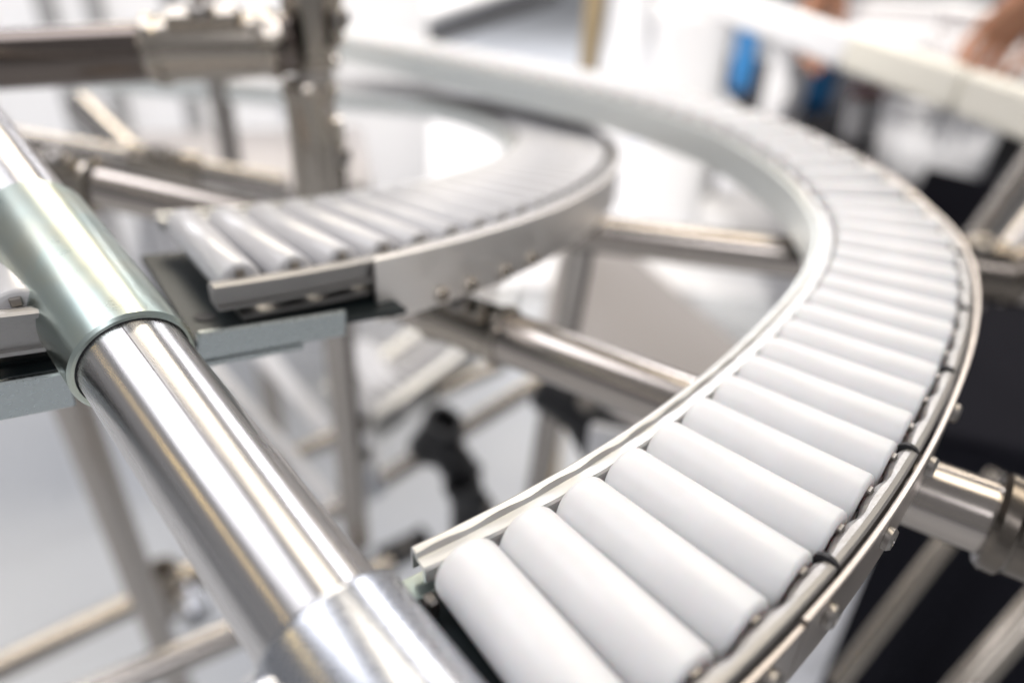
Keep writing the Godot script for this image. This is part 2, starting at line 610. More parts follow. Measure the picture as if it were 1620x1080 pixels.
const FAR_PITCH := 0.0153
const FAR_OUT := 0.0169     # how much wider the inner curve is than the near one


func channel_profile(depth: float) -> Callable:
	var o := FAR_OUT
	var p := PackedVector2Array([Vector2(0.0580 + o, -depth), Vector2(0.0668 + o, -depth), Vector2(0.0668 + o, -depth + 0.0012), Vector2(0.0652 + o, -depth + 0.0014), Vector2(0.0652 + o, -0.0026), Vector2(0.0668 + o, -0.0022), Vector2(0.0668 + o, -0.0007), Vector2(0.0655 + o, -0.0001), Vector2(0.0610 + o, -0.0008), Vector2(0.0580 + o, -0.0030)])
	return func(_s: float) -> PackedVector2Array: return p


func far_conveyor() -> void:
	var tr := track(-0.1468, -0.2631, -0.6475, [-3.58, -2.79, -2.26, -2.78, -4.17, -5.87, -7.0], 0.5979, [0.0230, 0.0093, -0.0044, -0.0165, -0.0190, -0.0200], 0.40)
	var whole: float = tr[-1].s
	var rng := RandomNumberGenerator.new()
	rng.seed = 12
	var o := FAR_OUT
	var t := thing("roller_conveyor", "smaller inner curved conveyor of greyish rollers with flat outer side plate", "conveyor", Vector3.ZERO, "curved roller conveyors")
	obj("inner_rail", sweep(tr, 0.0, whole, 0.0034, rail_profile.bind(FAR_PITCH)), M.aluminium, t)
	obj("inner_band", sweep(tr, 0.03, whole - 0.01, 0.01, box_profile(-0.0016, -0.0002, -0.019, -0.0028)), M.pale_zinc, t)
	obj("outer_channel", sweep(tr, 0.0, 0.057, 0.006, channel_profile(0.0092)), M.dark_aluminium, t)
	obj("outer_rail", sweep(tr, 0.0575, whole, 0.0034, cover_profile.bind(0.0005, FAR_PITCH, o)), M.dark_aluminium, t)
	obj("side_plate", sweep(tr, 0.0449, 0.36, 0.006, box_profile(0.0672 + o, 0.0692 + o, -0.0265, 0.0005)), M.steel_band, t)
	obj("side_plate", sweep(tr, 0.3607, whole - 0.02, 0.006, box_profile(0.0672 + o, 0.0690 + o, -0.0265, 0.0)), M.steel_band, t)
	obj("base_tray", sweep(tr, 0.004, whole - 0.02, 0.01, box_profile(0.004, 0.0588 + o, -0.0200, -0.0180)), M.dark_plate, t)
	obj("lower_ledge", sweep(tr, 0.006, 0.056, 0.006, box_profile(0.0560 + o, 0.0650 + o, -0.0152, -0.0134)), M.dark_aluminium, t)
	add_rollers(t, tr, 0.0085, whole - 0.01, roller_meshes(0.0074, 0.0505 + o), rng, true, FAR_PITCH, 0.0074)
	for k in [0.049, 0.070, 0.084, 0.105, 0.124]:
		var f := frame_at(tr, k)
		bolt(t, f.p + f.n * (0.0692 + o) - Vector3.UP * 0.0215, f.n, 0.0033, M.joint_steel)


func side_conveyor() -> void:
	# the same line carried on to the left of the big pipe
	var tr := track(-0.3258, -0.1185, -0.6475, [0.0, 0.0], 0.1875, [0.0530, 0.0300])
	var whole: float = tr[-1].s
	var rng := RandomNumberGenerator.new()
	rng.seed = 13
	var o := FAR_OUT
	var t := thing("roller_conveyor", "end of a straight roller conveyor at the left edge beside the pipe collar", "conveyor", Vector3.ZERO, "straight roller conveyors")
	obj("inner_rail", sweep(tr, 0.0, whole, 0.0034, rail_profile.bind(FAR_PITCH)), M.aluminium, t)
	obj("outer_rail", sweep(tr, 0.0, whole, 0.01, channel_profile(0.0125)), M.dark_aluminium, t)
	obj("base_tray", sweep(tr, 0.0, whole, 0.01, box_profile(0.004, 0.0588 + o, -0.0200, -0.0180)), M.dark_plate, t)
	add_rollers(t, tr, whole - 0.0085 - FAR_PITCH * 12, whole - 0.002, roller_meshes(0.0074, 0.0505 + o), rng, true, FAR_PITCH, 0.0074)


func low_conveyor() -> void:
	var tr := track(-0.20, -0.62, -0.95, [-1.0, -1.5, -1.5], 0.34, [0.0, 0.0])
	var rng := RandomNumberGenerator.new()
	rng.seed = 14
	var t := thing("roller_conveyor", "blurred lower conveyor of grey rollers on the frame beneath the curves", "conveyor", Vector3(0, -0.31, 0), "curved roller conveyors")
	var whole: float = tr[-1].s
	obj("inner_rail", sweep(tr, 0.0, whole, 0.02, box_profile(-0.012, 0.004, -0.03, 0.002)), M.aluminium, t)
	obj("outer_rail", sweep(tr, 0.0, whole, 0.02, box_profile(0.062, 0.076, -0.03, 0.002)), M.aluminium, t)
	add_rollers(t, tr, 0.0095, whole - 0.01, roller_meshes(), rng, true)


# ===================== pipes and joints =====================
const AXIS_A := Vector3(-0.1119, 0.0199, -0.1663)
const AXIS_B := Vector3(-0.0423, -0.0008, -0.0976)


func on_axis(t: float) -> Vector3:
	return AXIS_A + (AXIS_B - AXIS_A).normalized() * t


func main_pipe() -> void:
	var d := (AXIS_B - AXIS_A).normalized()
	var t := thing("frame_pipe", "large shiny steel pipe crossing the foreground from lower middle to upper left", "pipe")
	var st := shape()
	brushed_pipe(st, on_axis(-0.62), on_axis(0.22), 0.0144, 96)
	obj("tube", st, M.pipe_steel, t)
	# long weld seam along the upper side
	var u := d.cross(Vector3.UP).normalized()
	var v := u.cross(d)
	var a := deg_to_rad(84.0)
	var off := (u * cos(a) + v * sin(a))
	var sm := shape()
	bar(sm, on_axis(-0.6) + off * 0.01439, on_axis(0.21) + off * 0.01439, 0.00022, 0.00012, 0.0, off)
	obj("weld_seam", sm, M.seam, t)

	# upper collar, with the plates that hold the ends of the conveyors
	var c := thing("pipe_collar", "greenish zinc collar round the big pipe between two conveyor ends", "pipe collar", Vector3.ZERO, "collars on the big pipe")
	var s := shape()
	var p0 := on_axis(-0.070)
	var l := 0.082
	soft_lathe(s, p0, d, [Vector2(0.01442, 0), Vector2(0.0160, 0), Vector2(0.0166, 0.0006), Vector2(0.0166, l - 0.0008), Vector2(0.0158, l), Vector2(0.0150, l + 0.0001), Vector2(0.01442, l - 0.0006)], [1, 2, 3, 4, 5, 6], 64)
	obj("sleeve", s, M.zinc, c)
	var g := shape()
	lathe(g, on_axis(0.0115), d, [Vector2(0.0145, 0), Vector2(0.0152, 0), Vector2(0.0152, 0.0003), Vector2(0.0149, 0.0005), Vector2(0.0145, 0.0005)], 64)
	obj("inner_ring", g, M.seal, c)
	# plates on both sides, sloping with the conveyors they carry
	var x := Vector3(cos(-0.6475), -0.115, sin(-0.6475)).normalized()
	var n := Vector3(-x.z, 0, x.x).normalized()
	var up := n.cross(x)
	var b3 := Basis(x, up, n)
	var start := Vector3(-0.0958, 0.0230, -0.1956)
	var pl := shape()
	bx(pl, Transform3D(b3, start + x * 0.030 - n * 0.037 - up * 0.0172), Vector3(0.076, 0.0025, 0.084), 0.0006)
	obj("bracket_plate", pl, M.dark_plate, c)
	var fl := shape()
	bx(fl, Transform3D(b3, start + x * 0.0175 + n * 0.0056 - up * 0.0170), Vector3(0.050, 0.0100, 0.0024), 0.0006)
	obj("bracket_flange", fl, M.plate_zinc, c)
	var lip := shape()
	bx(lip, Transform3D(b3, start + x * 0.010 + n * 0.0012 - up * 0.0236), Vector3(0.034, 0.0024, 0.011), 0.0006)
	obj("bracket_lip", lip, M.plate_zinc, c)
	var sl := shape()
	lathe(sl, start - x * 0.0005 - n * 0.0125 - up * 0.0159, up, [Vector2(0, 0), Vector2(0.0036, 0), Vector2(0.0036, 0.0004), Vector2(0, 0.0004)], 16)
	obj("slot_plug", sl, M.seal, c)
	var pl2 := shape()
	bx(pl2, Transform3D(b3, start - x * 0.094 - n * 0.035 - up * 0.0181), Vector3(0.100, 0.0025, 0.082), 0.0006)
	obj("bracket_plate", pl2, M.dark_plate, c)
	var fl2 := shape()
	bx(fl2, Transform3D(b3, start - x * 0.0925 + n * 0.0075 - up * 0.0225), Vector3(0.100, 0.0118, 0.0026), 0.0006)
	obj("bracket_flange", fl2, M.plate_zinc, c)

	# lower collar with its screw boss
	var b := thing("pipe_collar", "bright scratched collar with a screw boss at the bottom of the photo", "pipe collar", Vector3.ZERO, "collars on the big pipe")
	var s2 := shape()
	var q0 := on_axis(0.1095)
	soft_lathe(s2, q0, d, [Vector2(0.01442, 0.0008), Vector2(0.0152, 0.0001), Vector2(0.0163, 0.0003), Vector2(0.0170, 0.0010), Vector2(0.0172, 0.0022), Vector2(0.0172, 0.09), Vector2(0.01442, 0.09)], [1, 2, 2, 2, 2, 3], 72)
	obj("sleeve", s2, M.bright_zinc, b)
	var side := u * 0.80 + v * 0.16
	var bs := shape()
	soft_lathe(bs, q0 + d * 0.008 + side.normalized() * 0.012, side, [Vector2(0.0062, 0), Vector2(0.0062, 0.0076), Vector2(0.0056, 0.0090), Vector2(0.0043, 0.0096), Vector2(0.0032, 0.0096), Vector2(0.0029, 0.0080), Vector2(0, 0.0080)], [1, 1, 1, 1, 2, 3], 32)
	obj("screw_boss", bs, M.bright_zinc, b)


func tube_thing(label: String, a: Vector3, b: Vector3, r: float, m: Material, group := "frame pipes") -> MeshInstance3D:
	var st := shape()
	brushed_pipe(st, a, b, r, 40)
	var o := obj("frame_pipe", st, m)
	tag(o, label, "pipe", group)
	return o


func joint_thing(label: String, at: Vector3, axis: Vector3, r: float, l: float, m: Material, other := Vector3.ZERO, l2 := 0.0) -> Node3D:
	# a clamp: a sleeve round one pipe, a second arm, and the bolt lug
	axis = axis.normalized()
	var t := thing("pipe_joint", label, "pipe joint", at, "pipe joints")
	var st := shape()
	lathe(st, -axis * l / 2, axis, [Vector2(r * 0.8, 0), Vector2(r, 0), Vector2(r * 1.1, l * 0.03), Vector2(r * 1.1, l * 0.1), Vector2(r, l * 0.13), Vector2(r, l * 0.87), Vector2(r * 1.1, l * 0.9), Vector2(r * 1.1, l * 0.97), Vector2(r, l), Vector2(r * 0.8, l)], 32)
	obj("sleeve", st, m, t)
	if l2 > 0.0:
		other = other.normalized()
		var s2 := shape()
		lathe(s2, Vector3.ZERO, other, [Vector2(r * 0.5, 0), Vector2(r, r * 0.4), Vector2(r, l2 * 0.9), Vector2(r * 1.1, l2 * 0.92), Vector2(r * 1.1, l2), Vector2(r * 0.85, l2)], 32)
		obj("arm", s2, m, t)
	var side := axis.cross(Vector3(0.3, 0.5, -0.8)).normalized()
	if side.z < 0.0:
		side = -side
	var lug := shape()
	bar(lug, side * r * 0.7 - axis * l * 0.28, side * r * 0.7 + axis * l * 0.28, r * 0.7, r * 1.3, r * 0.12, side)
	obj("clamp_lug", lug, m, t)
	bolt(t, side * r * 1.3, side, r * 0.42, M.axle)
	return t


func frame() -> void:
	var down := Vector3(-0.07, -0.991, -0.111).normalized()
	# tubes that carry the two curves
	var dir := Vector3(0.196, 0, 0.132).normalized()
	var a := Vector3(-0.062, -0.041, -0.3225)
	var b := a + dir * 0.40
	tube_thing("shiny pipe under both curves, nearest of the two that join them", a, b, 0.0128, M.pipe_brown, "pipes under the curves")
	joint_thing("brown clamp of the nearer cross pipe below the flat side plate", a + dir * 0.050, dir, 0.0138, 0.045, M.joint_steel)
	joint_thing("dark clamp on the pipe end right of the near curve", a + dir * 0.300, dir, 0.0156, 0.060, M.joint_dark)
	var c := Vector3(0.005, -0.041, -0.435)
	var d := Vector3(0.32, -0.041, -0.36)
	tube_thing("brownish pipe joining the curves farther back", c, d, 0.0125, M.pipe_brown, "pipes under the curves")
	joint_thing("tan pipe clamp beside the right bend of the near curve", Vector3(0.262, -0.035, -0.372), d - c, 0.0165, 0.06, M.joint_dark, down, 0.06)
	# post with the horizontal pipe, upper left
	var top := Vector3(-0.121, 0.13, -0.425)
	tube_thing("upright post at upper left with a thick sleeve at its foot", top, top - Vector3(0.0, 0.48, 0.0) + Vector3(-0.012, 0, -0.015), 0.0112, M.pipe_dull, "upright posts")
	var pj := joint_thing("upright sleeve low on the upper left post", Vector3(-0.1285, 0.005, -0.430), Vector3(0.03, 1, 0.03), 0.0148, 0.085, M.joint_steel)
	tube_thing("thick dark horizontal pipe at the upper left corner", Vector3(-0.62, 0.036, -0.345), Vector3(-0.125, 0.0695, -0.412), 0.0155, M.pipe_dark, "horizontal pipes")
	var hd := Vector3(0.495, 0.0335, -0.067).normalized()
	var hj := joint_thing("large clamp with a hex bolt joining post and horizontal pipe", Vector3(-0.170, 0.0670, -0.406), hd, 0.0168, 0.07, M.joint_steel)
	bolt(hj, Vector3(0.036, 0.010, 0.0140), Vector3(0.15, 0.35, 0.9), 0.0082, M.joint_steel, "hex_bolt")
	joint_thing("upper upright sleeve where the dark horizontal pipe meets the post", Vector3(-0.1225, 0.083, -0.427), Vector3(0.03, 1, 0.03), 0.0150, 0.055, M.joint_steel)
	# small shiny pipes behind the first rollers
	tube_thing("short shiny pipe beside the first roller of the inner curve", Vector3(-0.2200, 0.004, -0.349), Vector3(-0.135, -0.0095, -0.341), 0.0112, M.pipe_brown, "short pipes at the left")
	joint_thing("dark ended clamp holding the short shiny pipe", Vector3(-0.236, 0.006, -0.3505), Vector3(0.085, -0.0135, 0.008), 0.0135, 0.03, M.joint_steel)
	tube_thing("beige pipe lying behind the short shiny pipe", Vector3(-0.40, -0.008, -0.492), Vector3(-0.185, -0.052, -0.532), 0.0105, M.pipe_dull, "short pipes at the left")
	joint_thing("small clamp on the beige pipe behind the first rollers", Vector3(-0.27, -0.034, -0.516), Vector3(0.21, -0.044, -0.04), 0.0135, 0.05, M.joint_steel)
	tube_thing("sloping beige pipe above the short shiny pipe", Vector3(-0.40, -0.018, -0.64), Vector3(-0.29, -0.050, -0.535), 0.0125, M.pipe_dull, "short pipes at the left")
	tube_thing("thin far upright behind the left pipes", Vector3(-0.336, 0.09, -0.795), Vector3(-0.345, -0.8, -0.80), 0.0125, M.pipe_dull, "upright posts")
	# uprights below the curves
	tube_thing("dark upright between the two cross pipes", Vector3(0.047, -0.035, -0.44), Vector3(0.047, -0.035, -0.44) + down * 0.76, 0.0100, M.pipe_dull, "upright posts")
	tube_thing("blurred dark upright dropping from the upper collar bracket", Vector3(-0.320, -0.03, -0.40), Vector3(-0.320, -0.03, -0.40) + down * 0.77, 0.0135, M.pipe_dull, "upright posts")
	tube_thing("thin upright below the flat side plate", Vector3(-0.185, -0.08, -0.69), Vector3(-0.185, -0.08, -0.69) + down * 0.72, 0.0105, M.pipe_dull, "upright posts")
	# pipes at the right edge
	tube_thing("leaning metal pipe at the right edge over the black table", Vector3(0.44, 0.03, -0.568), Vector3(0.385, -0.13, -0.558), 0.0125, M.pipe_dull, "leaning pipes at the right")
	tube_thing("second leaning pipe at the right edge, nearer", Vector3(0.42, 0.01, -0.512), Vector3(0.325, -0.12, -0.452), 0.0105, M.pipe_dull, "leaning pipes at the right")
	tube_thing("grey slanting pipe below the right end of the near curve", Vector3(0.318, -0.165, -0.345), Vector3(0.225, -0.300, -0.285), 0.0062, M.joint_steel, "slanting pipes lower right")
	tube_thing("grey slanting pipe in the lower right corner", Vector3(0.345, -0.175, -0.295), Vector3(0.255, -0.275, -0.240), 0.0088, M.joint_steel, "slanting pipes lower right")


func lower_frame() -> void:
	tube_thing("lower frame pipe running to the bottom left corner", Vector3(-0.60, -0.43, -0.21), Vector3(-0.31, -0.526, -0.595), 0.0125, M.pipe_dull, "lower frame pipes")
	joint_thing("brown clamp where the lower left pipe meets its upright", Vector3(-0.368, -0.500, -0.506), Vector3(0.07, 0.991, 0.11), 0.0165, 0.07, M.joint_steel, Vector3(0.1, -0.03, -0.14), 0.05)
	tube_thing("long lower pipe passing behind the black clamps", Vector3(-0.2300, -0.365, -0.425), Vector3(0.043, -0.286, -0.632), 0.0095, M.pipe_dull, "lower frame pipes")
	tube_thing("farther lower pipe parallel to the long one", Vector3(-0.246, -0.350, -0.540), Vector3(-0.012, -0.330, -0.722), 0.0095, M.pipe_dull, "lower frame pipes")
	tube_thing("pale pipe at the bottom edge below the big pipe", Vector3(-0.32, -0.357, -0.278), Vector3(-0.10, -0.360, -0.424), 0.0120, M.pipe_dull, "lower frame pipes")
	# pale flat rails of the lower tier, seen past the big pipe
	var flats := [["thin pale flat rail close to the right side of the big pipe", Vector3(-0.235, -0.140, -0.43), Vector3(-0.130, -0.235, -0.373), 0.010], ["pale flat rail on the lower tier left of the thin upright", Vector3(-0.305, -0.290, -0.690), Vector3(-0.207, -0.383, -0.634), 0.022], ["bright flat rail on the lower tier right of the thin upright", Vector3(-0.185, -0.290, -0.695), Vector3(-0.118, -0.327, -0.605), 0.036]]
	for q in flats:
		var fr := shape()
		bar(fr, q[1], q[2], q[3], 0.006, 0.001)
		tag(obj("flat_rail", fr, M.white_plastic), q[0], "rail", "flat rails of the lower tier")
	var wr := shape()
	lathe(wr, Vector3(-0.158, -0.285, -0.225), Vector3(0.55, 0.0, -0.83), [Vector2(0, 0), Vector2(0.016, 0), Vector2(0.019, 0.003), Vector2(0.019, 0.06), Vector2(0.016, 0.063), Vector2(0, 0.063)], 32)
	tag(obj("conveyor_roller", wr, M.roller), "white roller just showing at the bottom edge left of the lower collar", "roller")
	joint_thing("white ended clamp on the lower frame left of the bottom collar", Vector3(-0.345, -0.51, -0.50), Vector3(0.3, -0.1, 0.3), 0.014, 0.05, M.bright_zinc)
	joint_thing("bright clamp on the long lower pipe beside the thin upright", Vector3(-0.137, -0.339, -0.497), Vector3(0.273, 0.079, -0.207), 0.0125, 0.036, M.bright_zinc, Vector3(0.07, 0.991, 0.11), 0.05)
	joint_thing("upper black clamp on the long lower pipe", Vector3(-0.066, -0.265, -0.492), Vector3(0.4, 0.9, 0.2), 0.017, 0.048, M.black_plastic, Vector3(0.5, -0.7, 0.2), 0.05)
	joint_thing("lower black clamp hanging under the upper one", Vector3(-0.034, -0.312, -0.458), Vector3(-0.2, 0.99, 0.11), 0.016, 0.055, M.black_plastic, Vector3(0.0, -0.9, 0.1), 0.05)
	joint_thing("black clamp below the nearer cross pipe", Vector3(0.056, -0.190, -0.428), Vector3(0.8, -0.35, 0.5), 0.017, 0.075, M.black_plastic, Vector3(0.5, -0.8, 0.2), 0.06)
	joint_thing("small black clamp low beside the near conveyor end", Vector3(-0.117, -0.495, -0.568), Vector3(0.8, 0.1, -0.5), 0.016, 0.06, M.black_plastic)


# ===================== tables and what stands beyond =====================
func table(called: String, label: String, at: Vector3, size: Vector3, m: Material, turn := 0.0) -> Node3D:
	var t := thing(called, label, "table", at)
	t.rotation.y = turn
	var st := shape()
	bx(st, Transform3D(Basis(), Vector3(0, -0.0125, 0)), Vector3(size.x, 0.025, size.z), 0.004)
	obj("tabletop", st, m, t)
	for sx in [-1, 1]:
		for sz in [-1, 1]:
			var lg := shape()
			bx(lg, Transform3D(Basis(), Vector3(sx * (size.x / 2 - 0.04), -0.025 - size.y / 2, sz * (size.z / 2 - 0.04))), Vector3(0.03, size.y, 0.03), 0.003)
			obj("leg", lg, M.white_panel, t)
	return t


func tables() -> void:
	var wpf := shape()
	bx(wpf, Transform3D(Basis(), Vector3(-0.35, -0.787, -3.45)), Vector3(3.4, 0.026, 3.1), 0.004)
	tag(obj("white_platform", wpf, M.white_plastic), "low white platform on the floor seen through the gap between the curves", "platform")
	# grey board beneath the gap
	var gb := shape()
	bx(gb, Transform3D(Basis(Vector3(0.70, -0.05, 0.71).normalized(), deg_to_rad(0)), Vector3.ZERO), Vector3(0.1, 0.1, 0.1), 0.001)
	gb = shape()
	var corners := [Vector3(0.055, -0.205, -0.80), Vector3(0.150, -0.208, -0.792), Vector3(0.262, -0.255, -0.635), Vector3(0.12, -0.285, -0.53), Vector3(0.03, -0.25, -0.66)]
	var nrm := ((corners[1] - corners[0]) as Vector3).cross(corners[3] - corners[0]).normalized()
	if nrm.y < 0:
		nrm = -nrm
	var ra := PackedVector3Array()
	var rb := PackedVector3Array()
	for q in corners:
		rb.append(q)
		ra.append(q - nrm * 0.008)
	skin(gb, [ra, rb], true)
	tag(obj("grey_board", gb, M.grey_board), "flat grey board seen between the two cross pipes", "board")
	# black draped table on the right
	var t := thing("draped_table", "table under a black cloth at the right edge", "table", Vector3(0.37, -0.255, -0.52))
	t.rotation.y = deg_to_rad(-20.0)
	var st := shape()
	bx(st, Transform3D(Basis(), Vector3(0.75, -0.008, -0.29)), Vector3(1.5, 0.016, 0.58), 0.006)
	obj("cloth_top", st, M.cloth_black, t)
	var dr := shape()
	var rings := []
	for k in 9:
		var r := PackedVector3Array()
		var y := lerpf(-0.006, -0.541, k / 8.0)
		for i in 181:
			var x := lerpf(0.0, 1.5, i / 180.0)
			var amp := 0.004 + 0.020 * k / 8.0
			r.append(Vector3(x, y, 0.004 + amp * (sin(x * 46.0) + 0.5 * sin(x * 101.0 + 1.3)) + 0.01 * k / 8.0))
		rings.append(r)
	skin(dr, rings, false, true)
	obj("cloth_skirt", dr, M.cloth_black, t)
	var ds := shape()
	rings = []
	for k in 9:
		var r := PackedVector3Array()
		var y := lerpf(-0.006, -0.541, k / 8.0)
		for i in 161:
			var z := lerpf(-0.58, 0.004, i / 160.0)
			var amp := 0.003 + 0.018 * k / 8.0
			r.append(Vector3(amp * sin(z * 50.0) - 0.003, y, z))
		rings.append(r)
	skin(ds, rings, false, true)
	obj("cloth_side", ds, M.cloth_black, t)
	table("dark_table", "bare dark table behind the black draped one, carrying the bins", Vector3(1.38, -0.253, -2.15), Vector3(1.45, 0.52, 1.90), M.cloth_grey, deg_to_rad(-4.0))
	# pale panel under the near curve's end
	var wp := shape()
	bx(wp, Transform3D(Basis(Vector3.UP, -0.35), Vector3(0.145, -0.46, -0.345)), Vector3(0.19, 0.60, 0.008), 0.002)
	tag(obj("pale_panel", wp, M.white_panel), "pale upright panel under the front of the near curve", "panel")


func back_things() -> void:
	# cream beam
	var t := thing("guard_rail", "thick cream guard rail crossing the upper right corner", "rail", Vector3.ZERO)
	var pts := [Vector3(0.20, 0.085, -1.18), Vector3(0.378, 0.029, -0.865), Vector3(0.436, 0.011, -0.715), Vector3(0.485, -0.006, -0.53)]
	for i in 3:
		var st := shape()
		var d: Vector3 = (pts[i + 1] - pts[i]).normalized()
		bar(st, pts[i] + d * 0.001, pts[i + 1] - d * 0.001, 0.016, 0.041, 0.005, Vector3(-0.12, 0.92, -0.35))
		obj("rail_section", st, M.white_plastic if i == 0 else M.cream, t)
	var tp := shape()
	brushed_pipe(tp, Vector3(0.095, 0.16, -1.02), Vector3(0.088, -0.8, -1.03), 0.0125)
	tag(obj("frame_pipe", tp, M.tan), "tan upright behind the top of the near curve", "pipe", "upright posts")
	# white shapes on the tables behind
	bin_thing("large white rounded bin on the black table below the cream rail", Vector3(0.826, -0.255, -1.393), Vector3(0.20, 0.15, 0.15), M.white_plastic)
	bin_thing("tall white block between the two blue boxes under the cream rail", Vector3(0.676, -0.255, -1.82), Vector3(0.078, 0.19, 0.07), M.white_plastic, "box", "box")
	bin_thing("small white cup shaped bin beside the large rounded bin", Vector3(0.807, -0.255, -1.67), Vector3(0.07, 0.09, 0.07), M.white_plastic)
	bin_thing("wide blue box right of the tall white block under the cream rail", Vector3(0.805, -0.255, -2.02), Vector3(0.13, 0.13, 0.09), M.blue, "box", "box")
	bin_thing("narrow blue box left of the tall white block", Vector3(0.70, -0.255, -2.32), Vector3(0.06, 0.17, 0.06), M.blue, "box", "box")
	bin_thing("wide tall white cabinet behind the top of the near curve", Vector3(0.494, -0.80, -2.19), Vector3(0.22, 0.80, 0.16), M.white_plastic, "cabinet", "cabinet")
	bin_thing("narrower tall white cabinet left of the wide one", Vector3(0.342, -0.80, -2.45), Vector3(0.12, 0.86, 0.14), M.white_plastic, "cabinet", "cabinet")
	bin_thing("low blue item on the white platform between the curves", Vector3(0.634, -0.774, -3.85), Vector3(0.20, 0.16, 0.14), M.blue, "box", "box")
	bin_thing("grey machine part on the white platform between the curves", Vector3(0.80, -0.774, -2.90), Vector3(0.10, 0.14, 0.10), M.grey_paint, "machine_part", "machine part")
	bin_thing("dark red box in shade under the cream rail", Vector3(0.90, -0.255, -1.85), Vector3(0.08, 0.09, 0.06), M.red, "box", "box")
	bin_thing("white rounded pack above the cream rail at the right", Vector3(0.83, -0.055, -1.38), Vector3(0.125, 0.105, 0.10), M.white_plastic, "pack", "pack")
	bin_thing("wide pale roll tray above the cream rail", Vector3(0.80, -0.055, -1.62), Vector3(0.26, 0.10, 0.12), M.white_plastic, "tray", "tray")
	var shelf := thing("shelf", "grey shelf behind the cream rail under the white packs", "shelf", Vector3(1.00, -0.062, -1.62))
	var sb := shape()
	bx(sb, Transform3D(Basis(), Vector3(0, 0, 0)), Vector3(0.75, 0.012, 0.60), 0.002)
	obj("board", sb, M.grey_board, shelf)
	for sx in [-0.35, 0.35]:
		var lg := shape()
		bx(lg, Transform3D(Basis(), Vector3(sx, -0.093, -0.25)), Vector3(0.03, 0.174, 0.03), 0.003)
		obj("leg", lg, M.white_panel, shelf)
	var bp := shape()
	bx(bp, Transform3D(Basis.from_euler(Vector3(-0.25, -0.25, -0.15)), Vector3(0.512, -0.130, -0.784)), Vector3(0.085, 0.075, 0.01), 0.003)
	tag(obj("black_panel", bp, M.cloth_black), "black panel leaning beside the right bend", "panel")
	# left: white panels with grey bars
	var w := thing("white_partition", "white partition with grey upright bars behind the left pipes", "partition", Vector3(-0.95, 0, -1.55))
	var ws := shape()
	bx(ws, Transform3D(Basis(), Vector3(0, -0.30, 0)), Vector3(1.5, 1.0, 0.02), 0.003)
	obj("board", ws, M.white_panel, w)
	for x in [-0.3, -0.02, 0.08, 0.24, 0.5]:
		var b := shape()
		bx(b, Transform3D(Basis(), Vector3(x, -0.30, 0.03)), Vector3(0.03, 1.0, 0.03), 0.003)
		obj("upright_bar", b, M.grey_paint, w)
	table("grey_table", "grey table top behind the upper left post", Vector3(-0.50, -0.21, -1.18), Vector3(0.46, 0.565, 0.40), M.grey_board, 0.25)
	# white slanted sheet with a dark edge, top middle
	var sp := thing("slanted_panel", "white slanted panel with a dark lower edge behind the inner curve", "panel", Vector3.ZERO)
	var s1 := shape()
	bar(s1, Vector3(-0.62, -0.10, -1.60), Vector3(-0.06, 0.06, -2.05), 0.40, 0.012, 0.002)
	obj("sheet", s1, M.white_panel, sp)
	var s2 := shape()
	bar(s2, Vector3(-0.50, -0.150, -1.48), Vector3(0.08, 0.02, -1.93), 0.03, 0.03, 0.002)
	obj("edge_strip", s2, M.dark_paint, sp)
	hands()


func bin_thing(label: String, at: Vector3, size: Vector3, m: Material, called := "storage_bin", category := "bin") -> Node3D:
	# an open tray with rounded corners, a rim and a handle slot
	var t := thing(called, label, category, at, "")
	var st := shape()
	var prof := [[0.86, 0.0], [0.92, 0.02], [0.97, 0.5], [1.0, 0.93], [1.06, 0.94], [1.06, 1.0], [0.97, 1.0], [0.94, 0.9], [0.82, 0.08]]
	var rings := []
	for p in prof:
		var r := PackedVector3Array()
		for i in 32:
			var a := TAU * i / 32.0
			var c := cos(a)
			var s := sin(a)
			var k := pow(pow(absf(c), 4.0) + pow(absf(s), 4.0), -0.25)
			r.append(Vector3(-c * k * size.x / 2 * p[0], size.y * p[1], s * k * size.z / 2 * p[0]))
		rings.append(r)
	skin(st, rings, true, true, true)
	obj("body", st, m, t)
	return t


# ===================== hands =====================
func hands() -> void:
	var hand_mesh := hand()
	var a := thing("person", "hand reaching in at the top right corner with fingers curled", "person", Vector3(0.785, 0.085, -1.18), "hands of people")
	a.basis = Basis.from_euler(Vector3(0.5, -0.4, 2.75)).scaled(Vector3.ONE * 1.0)
	obj("hand", hand_mesh, M.skin, a)
	var b := thing("person", "fingertips just showing at the top edge above the cream rail", "person", Vector3(0.56, 0.095, -1.40), "hands of people")
	b.basis = Basis.from_euler(Vector3(0.3, 0.5, 2.9))
	obj("hand", hand_mesh, M.skin, b)


